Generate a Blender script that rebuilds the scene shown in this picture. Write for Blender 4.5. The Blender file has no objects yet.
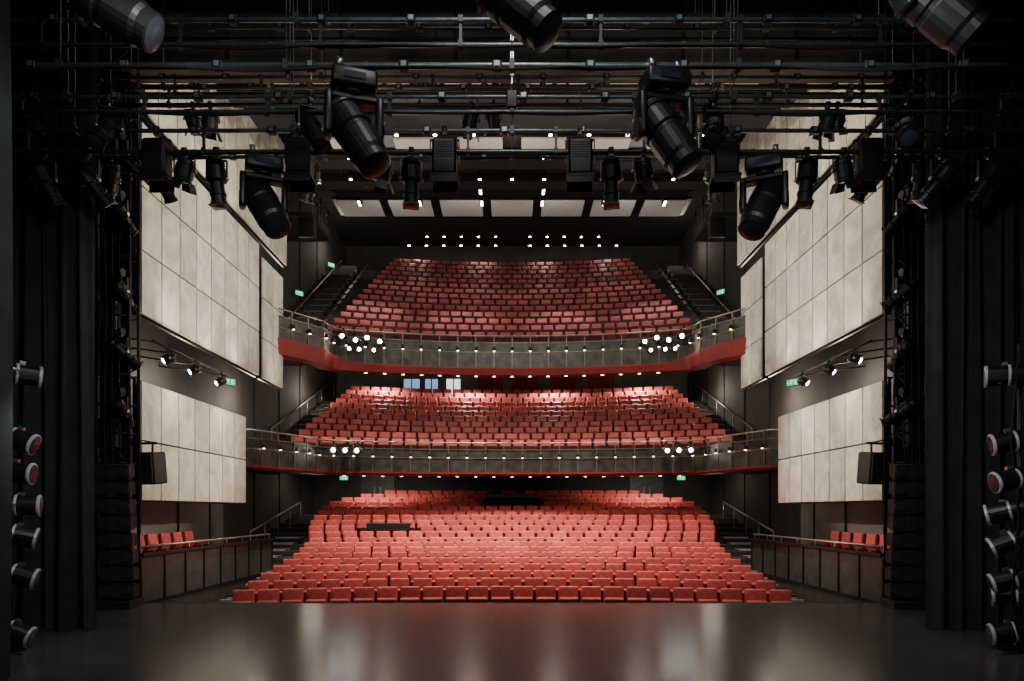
import bpy, bmesh, math, random
from mathutils import Matrix, Vector, Euler
random.seed(7)
scene = bpy.context.scene
COL = scene.collection
EYE = 1.6
def H(h): return h + EYE
R = math.radians

# ------------------------------------------------------------ materials
def mat(name, col, rough=0.6, metal=0.0, var=0.15, scale=6.0, bump=0.0, emis=None, strength=0.0, spec=0.5, objrand=0.0):
    m = bpy.data.materials.new(name); m.use_nodes = True
    nt = m.node_tree; b = nt.nodes["Principled BSDF"]
    b.inputs["Roughness"].default_value = rough
    b.inputs["Metallic"].default_value = metal
    b.inputs["Specular IOR Level"].default_value = spec
    tc = nt.nodes.new("ShaderNodeTexCoord")
    n = nt.nodes.new("ShaderNodeTexNoise"); n.inputs["Scale"].default_value = scale; n.inputs["Detail"].default_value = 6
    nt.links.new(tc.outputs["Object"], n.inputs["Vector"])
    cr = nt.nodes.new("ShaderNodeValToRGB")
    cr.color_ramp.elements[0].position = 0.3; cr.color_ramp.elements[1].position = 0.7
    lo = [max(0, c * (1 - var)) for c in col]; hi = [min(1, c * (1 + var)) for c in col]
    cr.color_ramp.elements[0].color = (*lo, 1); cr.color_ramp.elements[1].color = (*hi, 1)
    nt.links.new(n.outputs["Fac"], cr.inputs["Fac"])
    out = cr.outputs["Color"]
    if objrand > 0:
        oi = nt.nodes.new("ShaderNodeObjectInfo")
        mr = nt.nodes.new("ShaderNodeMapRange")
        mr.inputs["To Min"].default_value = 1 - objrand; mr.inputs["To Max"].default_value = 1 + objrand * 0.4
        nt.links.new(oi.outputs["Random"], mr.inputs["Value"])
        hs = nt.nodes.new("ShaderNodeHueSaturation")
        nt.links.new(mr.outputs["Result"], hs.inputs["Value"])
        nt.links.new(out, hs.inputs["Color"]); out = hs.outputs["Color"]
    nt.links.new(out, b.inputs["Base Color"])
    if bump > 0:
        bp = nt.nodes.new("ShaderNodeBump"); bp.inputs["Strength"].default_value = bump; bp.inputs["Distance"].default_value = 0.02
        nt.links.new(n.outputs["Fac"], bp.inputs["Height"]); nt.links.new(bp.outputs["Normal"], b.inputs["Normal"])
    if emis:
        b.inputs["Emission Color"].default_value = (*emis, 1); b.inputs["Emission Strength"].default_value = strength
    return m

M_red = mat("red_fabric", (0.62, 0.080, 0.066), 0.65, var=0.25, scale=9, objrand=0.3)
M_redcush = mat("red_fabric_shaded", (0.40, 0.040, 0.034), 0.65, var=0.25, scale=9, objrand=0.3)  # cushion red darkened to paint in the shade between rows
M_redc = mat("circle_red_fabric_lit", (0.60, 0.125, 0.11), 0.5, var=0.4, scale=1.3)  # same red seats, paler: lower circle highlights painted into the colour
M_redcc = mat("circle_red_fabric_shaded", (0.26, 0.036, 0.032), 0.6, var=0.4, scale=1.3)  # darkened cushion copy: painted shade between lower circle rows
M_redu = mat("upper_red_fabric_dim", (0.32, 0.056, 0.056), 0.6, var=0.5, scale=1.3)  # same red seats, darkened: the upper circle's weaker light painted in
M_redcu = mat("upper_red_fabric_shaded", (0.13, 0.022, 0.022), 0.65, var=0.5, scale=1.3)  # darkest cushion copy: painted shade between upper circle rows
M_arm = mat("dark_armrest", (0.022, 0.014, 0.012), 0.4)
M_black = mat("black_powdercoat", (0.009, 0.009, 0.010), 0.42, spec=0.5, bump=0.05, scale=60)
M_blackm = mat("black_matte", (0.008, 0.008, 0.008), 0.8)
M_steel = mat("bar_steel", (0.25, 0.27, 0.275), 0.40, metal=0.7, var=0.25, scale=12)
M_darksteel = mat("dark_steel", (0.06, 0.063, 0.065), 0.45, metal=0.5)
M_tower = mat("tower_black_steel", (0.02, 0.02, 0.022), 0.5, metal=0.3)
M_chrome = mat("clamp_metal", (0.5, 0.5, 0.5), 0.3, metal=0.9)
M_rim = mat("brushed_rim", (0.62, 0.64, 0.66), 0.45, metal=0.2)
M_glass = mat("lens_glass", (0.03, 0.035, 0.045), 0.3, spec=0.4)
M_curtain = mat("curtain_serge", (0.028, 0.031, 0.033), 0.95, var=0.3, scale=3)
M_red2 = mat("red_lacquer", (0.22, 0.014, 0.012), 0.5, var=0.15, scale=2)
M_bronze = mat("bronze_panel", (0.055, 0.049, 0.042), 0.42, metal=0.4, var=0.55, scale=3.5)
M_bronze2 = mat("bronze_trim", (0.17, 0.14, 0.10), 0.4, metal=0.5, var=0.3, scale=4)
M_rail = mat("handrail_metal", (0.36, 0.30, 0.24), 0.4, metal=0.7)
M_tier = mat("dark_carpet", (0.030, 0.024, 0.022), 0.9, var=0.3, scale=20)
M_wall = mat("dark_wall_paint", (0.045, 0.040, 0.037), 0.8, var=0.25, scale=1.5)
M_wall2 = mat("grey_render_wall", (0.15, 0.135, 0.12), 0.8, var=0.25, scale=1.2)
M_head = mat("concrete_header", (0.10, 0.088, 0.074), 0.85, var=0.5, scale=0.8)
M_ceil = mat("ceiling_black", (0.016, 0.015, 0.015), 0.85)
M_white = mat("reflector_white", (0.72, 0.71, 0.68), 0.7, var=0.05)
M_loge = mat("loge_timber", (0.07, 0.060, 0.052), 0.5, var=0.3, scale=5)
M_nose = mat("step_nosing", (0.42, 0.39, 0.35), 0.6)
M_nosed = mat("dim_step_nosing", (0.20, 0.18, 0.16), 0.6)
M_lamp = mat("lamp_warm", (1, 0.9, 0.75), 0.5, emis=(1.0, 0.80, 0.54), strength=30)
M_spot = mat("lamp_white", (1, 1, 1), 0.5, emis=(1.0, 0.97, 0.90), strength=70)
M_dim = mat("lamp_dim", (1, 0.8, 0.6), 0.5, emis=(1.0, 0.76, 0.5), strength=16)
M_green = mat("exit_green", (0.0, 0.4, 0.15), 0.5, var=0.02, emis=(0.0, 0.75, 0.30), strength=1.0)
M_exitw = mat("exit_white", (0.9, 1, 0.9), 0.5, var=0.02, emis=(0.8, 1, 0.9), strength=1.3)
M_win = mat("window_glow", (0.4, 0.55, 0.8), 0.4, var=0.3, scale=3, emis=(0.35, 0.58, 1.0), strength=0.7)
M_winw = mat("window_glow_white", (0.8, 0.85, 0.9), 0.4, var=0.3, scale=3, emis=(0.85, 0.93, 1.0), strength=1.4)
M_screen = mat("screen_dark", (0.02, 0.03, 0.05), 0.2)
M_grille = mat("speaker_grille", (0.022, 0.022, 0.024), 0.6, bump=0.4, scale=120)

def panel_mat():
    m = bpy.data.materials.new("stone_veneer_panel"); m.use_nodes = True
    nt = m.node_tree; b = nt.nodes["Principled BSDF"]; b.inputs["Roughness"].default_value = 0.55
    tc = nt.nodes.new("ShaderNodeTexCoord"); oi = nt.nodes.new("ShaderNodeObjectInfo")
    ad = nt.nodes.new("ShaderNodeVectorMath"); ad.operation = 'ADD'
    mu = nt.nodes.new("ShaderNodeVectorMath"); mu.operation = 'SCALE'; mu.inputs["Scale"].default_value = 37
    cx = nt.nodes.new("ShaderNodeCombineXYZ")
    for i in range(3): nt.links.new(oi.outputs["Random"], cx.inputs[i])
    nt.links.new(cx.outputs[0], mu.inputs[0]); nt.links.new(tc.outputs["Object"], ad.inputs[0]); nt.links.new(mu.outputs[0], ad.inputs[1])
    n = nt.nodes.new("ShaderNodeTexNoise"); n.inputs["Scale"].default_value = 1.3; n.inputs["Detail"].default_value = 9; n.inputs["Distortion"].default_value = 1.1; n.inputs["Roughness"].default_value = 0.6
    nt.links.new(ad.outputs[0], n.inputs["Vector"])
    cr = nt.nodes.new("ShaderNodeValToRGB")
    cr.color_ramp.elements[0].position = 0.30; cr.color_ramp.elements[0].color = (0.46, 0.42, 0.32, 1)
    cr.color_ramp.elements[1].position = 0.64; cr.color_ramp.elements[1].color = (0.82, 0.80, 0.69, 1)
    nt.links.new(n.outputs["Fac"], cr.inputs["Fac"])
    mr = nt.nodes.new("ShaderNodeMapRange"); mr.inputs["To Min"].default_value = 0.76; mr.inputs["To Max"].default_value = 1.06
    nt.links.new(oi.outputs["Random"], mr.inputs["Value"])
    hs = nt.nodes.new("ShaderNodeHueSaturation"); nt.links.new(mr.outputs["Result"], hs.inputs["Value"]); nt.links.new(cr.outputs["Color"], hs.inputs["Color"])
    nt.links.new(hs.outputs["Color"], b.inputs["Base Color"])
    return m
M_panel = panel_mat()

def stage_mat():
    m = bpy.data.materials.new("stage_floor_paint"); m.use_nodes = True
    nt = m.node_tree; b = nt.nodes["Principled BSDF"]
    tc = nt.nodes.new("ShaderNodeTexCoord")
    mp = nt.nodes.new("ShaderNodeMapping"); mp.inputs["Scale"].default_value = (0.7, 2.2, 1)
    nt.links.new(tc.outputs["Object"], mp.inputs["Vector"])
    n = nt.nodes.new("ShaderNodeTexNoise"); n.inputs["Scale"].default_value = 1.0; n.inputs["Detail"].default_value = 12; n.inputs["Roughness"].default_value = 0.68
    nt.links.new(mp.outputs["Vector"], n.inputs["Vector"])
    cr = nt.nodes.new("ShaderNodeValToRGB")
    cr.color_ramp.elements[0].position = 0.32; cr.color_ramp.elements[0].color = (0.062, 0.059, 0.055, 1)
    cr.color_ramp.elements[1].position = 0.72; cr.color_ramp.elements[1].color = (0.105, 0.101, 0.095, 1)
    nt.links.new(n.outputs["Fac"], cr.inputs["Fac"])
    br = nt.nodes.new("ShaderNodeTexBrick"); br.offset = 0.5
    br.inputs["Scale"].default_value = 1.0; br.inputs["Brick Width"].default_value = 2.4; br.inputs["Row Height"].default_value = 1.2
    br.inputs["Mortar Size"].default_value = 0.005
    br.inputs["Color1"].default_value = (1, 1, 1, 1); br.inputs["Color2"].default_value = (0.86, 0.86, 0.86, 1); br.inputs["Mortar"].default_value = (0.4, 0.4, 0.4, 1)
    nt.links.new(tc.outputs["Object"], br.inputs["Vector"])
    mx = nt.nodes.new("ShaderNodeMix"); mx.data_type = 'RGBA'; mx.blend_type = 'MULTIPLY'; mx.inputs["Factor"].default_value = 1
    nt.links.new(cr.outputs["Color"], mx.inputs["A"]); nt.links.new(br.outputs["Color"], mx.inputs["B"])
    nt.links.new(mx.outputs["Result"], b.inputs["Base Color"])
    n2 = nt.nodes.new("ShaderNodeTexNoise"); n2.inputs["Scale"].default_value = 1.5; n2.inputs["Detail"].default_value = 3
    nt.links.new(tc.outputs["Object"], n2.inputs["Vector"])
    mr = nt.nodes.new("ShaderNodeMapRange"); mr.inputs["To Min"].default_value = 0.17; mr.inputs["To Max"].default_value = 0.23
    nt.links.new(n2.outputs["Fac"], mr.inputs["Value"]); nt.links.new(mr.outputs["Result"], b.inputs["Roughness"])
    b.inputs["Specular IOR Level"].default_value = 0.16
    return m
M_stage = stage_mat()

# ------------------------------------------------------------ mesh builder
class MB:
    def __init__(s): s.v = []; s.f = []; s.m = []; s.sm = []; s.mats = []
    def mi(s, m):
        if m not in s.mats: s.mats.append(m)
        return s.mats.index(m)
    def add(s, vs, fs, m, M=None, smooth=False):
        o = len(s.v); k = s.mi(m)
        for p in vs:
            p = Vector(p)
            if M is not None: p = M @ p
            s.v.append(tuple(p))
        for i, f in enumerate(fs):
            s.f.append([o + j for j in f]); s.m.append(k)
            s.sm.append(smooth[i] if isinstance(smooth, list) else smooth)
        return s
    def box(s, c, d, m, M=None, bev=0.0, seg=1):
        if bev > 0:
            bm = bmesh.new(); bmesh.ops.create_cube(bm, size=1)
            for v in bm.verts: v.co = Vector((v.co.x * d[0], v.co.y * d[1], v.co.z * d[2]))
            bmesh.ops.bevel(bm, geom=list(bm.edges), offset=bev, segments=seg, affect='EDGES', profile=0.5)
            bm.verts.ensure_lookup_table()
            vs = [v.co + Vector(c) for v in bm.verts]; fs = [[v.index for v in f.verts] for f in bm.faces]
            bm.free()
            return s.add(vs, fs, m, M, smooth=(seg > 1))
        x, y, z = [a / 2 for a in d]; cx, cy, cz = c
        vs = [(cx + i * x, cy + j * y, cz + k * z) for i in (-1, 1) for j in (-1, 1) for k in (-1, 1)]
        fs = [[0, 1, 3, 2], [4, 6, 7, 5], [0, 4, 5, 1], [2, 3, 7, 6], [0, 2, 6, 4], [1, 5, 7, 3]]
        return s.add(vs, fs, m, M)
    def cyl(s, p0, p1, r0, m, r1=None, n=12, cap=True, M=None):
        r1 = r0 if r1 is None else r1
        p0 = Vector(p0); p1 = Vector(p1); d = (p1 - p0).normalized()
        a = d.orthogonal().normalized(); b = d.cross(a)
        vs = []; fs = []; sm = []
        for p, r in ((p0, r0), (p1, r1)):
            for i in range(n):
                t = 2 * math.pi * i / n; vs.append(p + a * r * math.cos(t) + b * r * math.sin(t))
        for i in range(n):
            j = (i + 1) % n; fs.append([i, j, n + j, n + i]); sm.append(True)
        if cap:
            fs.append(list(range(n))[::-1]); sm.append(False); fs.append([n + i for i in range(n)]); sm.append(False)
        return s.add(vs, fs, m, M, sm)
    def tube(s, pts, r, m, n=8, M=None):
        pts = [Vector(p) for p in pts]; vs = []; fs = []
        a = None
        for i, p in enumerate(pts):
            d = (pts[min(i + 1, len(pts) - 1)] - pts[max(i - 1, 0)]).normalized()
            if a is None: a = d.orthogonal().normalized()
            else: a = (a - d * a.dot(d)).normalized()
            b = d.cross(a)
            for k in range(n):
                t = 2 * math.pi * k / n; vs.append(p + a * r * math.cos(t) + b * r * math.sin(t))
        for i in range(len(pts) - 1):
            for k in range(n):
                j = (k + 1) % n; fs.append([i * n + k, i * n + j, (i + 1) * n + j, (i + 1) * n + k])
        sm = [True] * len(fs)
        fs.append(list(range(n))[::-1]); fs.append([(len(pts) - 1) * n + k for k in range(n)]); sm += [False, False]
        return s.add(vs, fs, m, M, sm)
    def lathe(s, prof, m, n=16, M=None):   # prof (r,z) along local z
        vs = []; fs = []
        for r, z in prof:
            for i in range(n):
                t = 2 * math.pi * i / n; vs.append((r * math.cos(t), r * math.sin(t), z))
        for k in range(len(prof) - 1):
            for i in range(n):
                j = (i + 1) % n; fs.append([k * n + i, k * n + j, (k + 1) * n + j, (k + 1) * n + i])
        sm = [False] * len(fs)
        fs.append(list(range(n))[::-1]); fs.append([(len(prof) - 1) * n + i for i in range(n)]); sm += [False, False]
        return s.add(vs, fs, m, M, sm)
    def sweep(s, path, sec, m):   # path (x,y); sec list (offset outward, z) or function(i)
        n = len(sec(0)) if callable(sec) else len(sec); vs = []; fs = []
        for i, p in enumerate(path):
            a = Vector(path[max(i - 1, 0)]); b = Vector(path[min(i + 1, len(path) - 1)])
            d = (b - a).normalized(); nrm = Vector((-d.y, d.x))
            for o, z in (sec(i) if callable(sec) else sec): vs.append((p[0] + nrm.x * o, p[1] + nrm.y * o, z))
        for i in range(len(path) - 1):
            for k in range(n):
                j = (k + 1) % n; fs.append([i * n + k, (i + 1) * n + k, (i + 1) * n + j, i * n + j])
        fs.append(list(range(n))); fs.append([(len(path) - 1) * n + k for k in range(n)][::-1])
        return s.add(vs, fs, m)
    def mesh(s, name):
        me = bpy.data.meshes.new(name); me.from_pydata(s.v, [], s.f)
        for m in s.mats: me.materials.append(m)
        me.polygons.foreach_set("material_index", s.m)
        me.polygons.foreach_set("use_smooth", s.sm)
        me.update(); return me
    def obj(s, name, parent=None, loc=(0, 0, 0), rot=(0, 0, 0), label=None, cat=None, group=None, kind=None):
        o = bpy.data.objects.new(name, s.mesh(name)); COL.objects.link(o)
        bmx = bmesh.new(); bmx.from_mesh(o.data); bmesh.ops.recalc_face_normals(bmx, faces=bmx.faces); bmx.to_mesh(o.data); bmx.free()
        return tag(o, parent, loc, rot, label, cat, group, kind)
def tag(o, parent=None, loc=(0, 0, 0), rot=(0, 0, 0), label=None, cat=None, group=None, kind=None):
    if parent: o.parent = parent
    o.location = loc; o.rotation_euler = rot
    if label: o["label"] = label
    if cat: o["category"] = cat
    if group: o["group"] = group
    if kind: o["kind"] = kind
    return o
def empty(name, loc=(0, 0, 0), rot=(0, 0, 0), **k):
    o = bpy.data.objects.new(name, None); o.empty_display_size = 0.1; COL.objects.link(o)
    return tag(o, None, loc, rot, **k)
def copy_thing(src, loc, rot=None, label=None, parent=None):
    c = src.copy(); COL.objects.link(c)
    if parent is not None: c.parent = parent
    c.location = loc
    if rot is not None: c.rotation_euler = rot
    if label: c["label"] = label
    for ch in list(KIDS.get(src.name, [])):
        k = ch.copy(); COL.objects.link(k); k.parent = c
        KIDS.setdefault(c.name, []).append(k)
        for g in list(KIDS.get(ch.name, [])):
            q = g.copy(); COL.objects.link(q); q.parent = k
            KIDS.setdefault(k.name, []).append(q)
    return c
KIDS = {}
def kid(p, c): KIDS.setdefault(p.name, []).append(c); return c
def rep(first, loc, rot=None):
    q = first.copy(); COL.objects.link(q); q.location = loc
    if rot is not None: q.rotation_euler = rot
    return q

def structure(name, mb, label): return mb.obj(name, label=label, cat=name.split('_')[0].split('.')[0], kind="structure")

# ------------------------------------------------------------ room shell
mb = MB(); mb.box((0, 5.0, -0.15), (20, 14, 0.3), M_stage)
structure("floor", mb, "dark grey scuffed stage floor with soft sheen")
mb = MB(); mb.box((0, 12.03, -0.75), (13.6, 0.1, 1.5), M_blackm)
structure("trim_1", mb, "black stage edge riser facing the seats")
mb = MB(); mb.box((0, 24.0, -1.45), (17, 24, 0.2), M_tier)
structure("floor.001", mb, "dark flat subfloor below the stalls")
mb = MB(); mb.box((0, 5.6, 10.36), (19.5, 13.2, 0.12), M_blackm)
structure("ceiling_stage", mb, "black rigging grid level above the stage")

for s, nm in ((-1, "left"), (1, "right")):
    mb = MB(); mb.box((s * 8.4, 24.2, 7), (0.3, 22.6, 17), M_wall)
    for k in range(5): mb.box((s * 8.24, 22.4 + k * 2.4, 7), (0.04, 0.05, 17), M_blackm)
    structure("wall_" + nm, mb, "dark painted side wall of the auditorium")
    mb = MB()
    mb.box((s * 8.1, 16.0, 1.6), (0.15, 6.9, 3.6), M_wall2)
    for k in range(4): mb.box((s * 8.0, 13.3 + k * 1.75, 1.6), (0.04, 0.04, 3.6), M_wall)
    structure("wall_" + nm + "_loge", mb, "grey rendered wall behind the side box")
    mb = MB(); mb.box((s * 9.6, 12.6, 6.5), (4.6, 0.5, 16), M_blackm)
    structure("wall_proscenium_" + nm, mb, "matte black proscenium side wall")
mb = MB(); mb.box((0, 12.55, 12.1), (14.8, 0.5, 5.4), M_head)
for x in range(-7, 8, 2): mb.box((x, 12.28, 11.5), (0.05, 0.05, 4.0), M_wall)
structure("wall_front", mb, "dim brown concrete header above the proscenium opening")
mb = MB(); mb.box((0, 34.9, 10.5), (17, 0.3, 9), M_wall); structure("wall_back", mb, "dark back wall behind the upper circle")
mb = MB(); mb.box((0, 33.0, 6.9), (16.6, 0.2, 4.4), M_wall2); structure("wall_back_circle", mb, "brown back wall of the lower circle")
mb = MB(); mb.box((0, 29.3, 2.0), (16.6, 0.2, 4.2), M_wall); structure("wall_back_stalls", mb, "dark back wall of the stalls")
mb = MB(); mb.box((0, 24.0, H(13.1) + 0.1), (17, 22.4, 0.2), M_ceil); structure("ceiling", mb, "black painted auditorium ceiling")

# stalls rows
def lerp_tab(tab, x):
    for (a, b), (c, d) in zip(tab, tab[1:]):
        if x <= c: return b + (d - b) * max(0, (x - a)) / (c - a)
    return tab[-1][1]
STC = -6.0
SP = 0.76; NR = 19
stalls = []   # (radius, floor_z, halfwidth)
z = -2.46 + EYE - 0.02
for i in range(NR):
    yy = 14.0 + i * SP
    hw = lerp_tab([(14.0, 5.42), (18.0, 5.48), (20.2, 5.75), (22.0, 6.3), (25.0, 6.65), (26.5, 6.2), (27.7, 5.0)], yy)
    stalls.append((yy - STC, z, hw))
    z += 0.095 if i < 8 else 0.156
mb = MB()
def ring(mb, cy, r0, r1, z0, z1, hw, m, n=28):
    a = math.asin(min(0.99, hw / r1)); a0 = math.asin(min(0.99, hw / r0)); vs = []; fs = []
    for i in range(n + 1):
        t = -1 + 2 * i / n
        for r, zz, aa in ((r0, z0, a0), (r1, z0, a), (r1, z1, a), (r0, z1, a0)):
            vs.append((r * math.sin(aa * t), cy + r * math.cos(aa * t), zz))
    for i in range(n):
        o = i * 4
        for k in range(4):
            j = (k + 1) % 4; fs.append([o + k, o + 4 + k, o + 4 + j, o + j])
    fs.append([0, 1, 2, 3]); fs.append([n * 4 + 3, n * 4 + 2, n * 4 + 1, n * 4])
    mb.add(vs, fs, m)
for i, (r, zf, hw) in enumerate(stalls):
    W = 6.7 if r + STC < 19.8 else 8.2
    ring(mb, STC, r - (SP / 2 if i else 1.2), r + (SP / 2 if i < NR - 1 else 1.6), -1.4, zf, W, M_tier)
structure("floor.002", mb, "dark carpeted raked stepped stalls floor")

for s in (-1, 1):
    mb = MB()
    for i, (r, zf, hw) in enumerate(stalls[:14]):
        yb = r + STC - 0.9
        w = 0.8
        xc = s * (6.25 if r + STC < 20.5 else 7.3)
        mb.box((xc, yb + 0.2, zf - 0.15), (w, 0.8, 0.37), M_tier)
        mb.box((xc, yb - 0.18, zf + 0.035), (w, 0.05, 0.05), M_nose)
        mb.box((xc, yb + 0.20, zf + 0.035), (w, 0.05, 0.04), M_nose)
    mb.obj("aisle_stairs", label="carpeted aisle steps with pale nosings beside the stalls", cat="stairs")

# ------------------------------------------------------------ seats
tilt = Matrix.Translation((0, 0.19, 0.40)) @ Matrix.Rotation(R(-9), 4, 'X')
ct = Matrix.Translation((0, 0.10, 0.42)) @ Matrix.Rotation(R(-60), 4, 'X')
BW = 0.405
def seat_parts():
    b = MB(); b.box((0, 0, 0.27), (BW, 0.09, 0.54), M_red, tilt, bev=0.035, seg=3)
    b.box((0, 0.055, 0.25), (BW - 0.02, 0.03, 0.50), M_arm, tilt, bev=0.008)
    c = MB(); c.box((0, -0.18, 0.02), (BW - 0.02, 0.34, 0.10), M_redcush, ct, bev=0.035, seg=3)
    a = MB(); a.box((0, 0, 0.60), (0.03, 0.34, 0.035), M_arm, bev=0.01)
    a.box((0, 0.06, 0.33), (0.025, 0.20, 0.52), M_arm); a.box((0, 0.06, 0.05), (0.03, 0.30, 0.04), M_arm)
    return b, c, a
pb, pc, pa = seat_parts()
AO = 0.203
pw = MB()
for src, off in ((pb, 0), (pc, 0), (pa, -AO), (pa, AO)):
    vs = [(v[0] + off, v[1], v[2]) for v in src.v]
    o = len(pw.v); pw.v += vs
    for f, mi, sm in zip(src.f, src.m, src.sm):
        pw.f.append([o + j for j in f]); pw.m.append(pw.mi(src.mats[mi])); pw.sm.append(sm)
def low_seat(ma, mc, sc=1.0):
    pl = MB(); S = Matrix.Scale(sc, 4)
    pl.box((0, 0, 0.27), (0.41, 0.08, 0.54), ma, S @ tilt, bev=0.03)
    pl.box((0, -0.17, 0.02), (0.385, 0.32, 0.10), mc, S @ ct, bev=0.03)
    for s in (-0.216, 0.216):
        pl.box((s, 0, 0.60), (0.03, 0.34, 0.035), M_arm, S); pl.box((s, 0.06, 0.3), (0.025, 0.2, 0.58), M_arm, S)
    return pl
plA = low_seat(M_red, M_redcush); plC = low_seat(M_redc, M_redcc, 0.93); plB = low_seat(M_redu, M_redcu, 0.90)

def row_positions(cy, r, hw, pitch=0.442, skip=None, stag=0):
    out = []; n = int(2 * hw / pitch)
    if (n + stag) % 2: n -= 1
    p = 2 * hw / n
    for i in range(n):
        s = (i - (n - 1) / 2) * p; th = s / r
        x = r * math.sin(th)
        if skip and skip(x): continue
        out.append((x, cy + r * math.cos(th), -th))
    return out
all_ind = []; bulk = []
DR = next(i for i, q in enumerate(stalls) if q[0] + STC > 21.0)
MR = next(i for i, q in enumerate(stalls) if q[0] + STC > 24.7)
for i, (r, zf, hw) in enumerate(stalls):
    sk = None
    if i in (MR, MR + 1): sk = lambda x: -1.35 < x < 1.35
    if i == DR: sk = lambda x: -4.75 < x < -2.85
    for (x, y, t) in row_positions(STC, r, hw, skip=sk, stag=i % 2):
        (all_ind if len(all_ind) < 288 else bulk).append((x, y, zf, t, i))
SEATLAB = "red upholstered tip-up theatre seat with dark armrests"
proto = None; single = None
for (x, y, zf, t, i) in all_ind:
    if i < 4:
        if proto is None:
            proto = empty("theatre_seat", (x, y, zf), (0, 0, t), label=SEATLAB, cat="seat", group="stalls seats")
            kid(proto, pb.obj("backrest", proto)); kid(proto, pc.obj("seat_cushion", proto))
            kid(proto, pa.obj("armrest", proto, (-AO, 0, 0)))
            a2 = KIDS[proto.name][2].copy(); COL.objects.link(a2); a2.location = (AO, 0, 0); kid(proto, a2)
        else: copy_thing(proto, (x, y, zf), (0, 0, t))
    else:
        if single is None:
            single = pw.obj("theatre_seat", None, (x, y, zf), (0, 0, t), label=SEATLAB, cat="seat", group="stalls seats")
        else: copy_thing(single, (x, y, zf), (0, 0, t))

CC = 6.0
S1 = 0.705; S2 = 0.66
c1 = [(18.4 + i * S1, H(1.6 + i * 0.298), 7.45 - i * 0.03) for i in range(11)]
c2 = [(18.6 + i * S2, H(5.45 + i * 0.425), 6.35 - i * 0.058) for i in range(14)]
V = []; F = []; MI = []
allm = []
def addbulk(pl, x, y, zf, t):
    c, s = math.cos(t), math.sin(t); o = len(V)
    idx = []
    for m in pl.mats:
        if m not in allm: allm.append(m)
        idx.append(allm.index(m))
    for v in pl.v: V.append((x + c * v[0] - s * v[1], y + s * v[0] + c * v[1], zf + v[2]))
    for f, m in zip(pl.f, pl.m): F.append([o + j for j in f]); MI.append(idx[m])
for (x, y, zf, t, i) in bulk: addbulk(plA, x, y, zf, t)
for k, (r, zf, hw) in enumerate(c1):
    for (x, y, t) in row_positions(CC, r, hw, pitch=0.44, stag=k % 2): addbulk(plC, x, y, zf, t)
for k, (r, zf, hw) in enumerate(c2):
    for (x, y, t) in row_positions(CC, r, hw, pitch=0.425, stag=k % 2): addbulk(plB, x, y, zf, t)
me = bpy.data.meshes.new("theatre_seat_rows"); me.from_pydata(V, [], F)
for m in allm: me.materials.append(m)
me.polygons.foreach_set("material_index", MI); me.update()
o = bpy.data.objects.new("theatre_seat_rows", me); COL.objects.link(o)
tag(o, label="curved rows of red tip-up seats in the circles", cat="seats", group="circle seats", kind="stuff")

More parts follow.
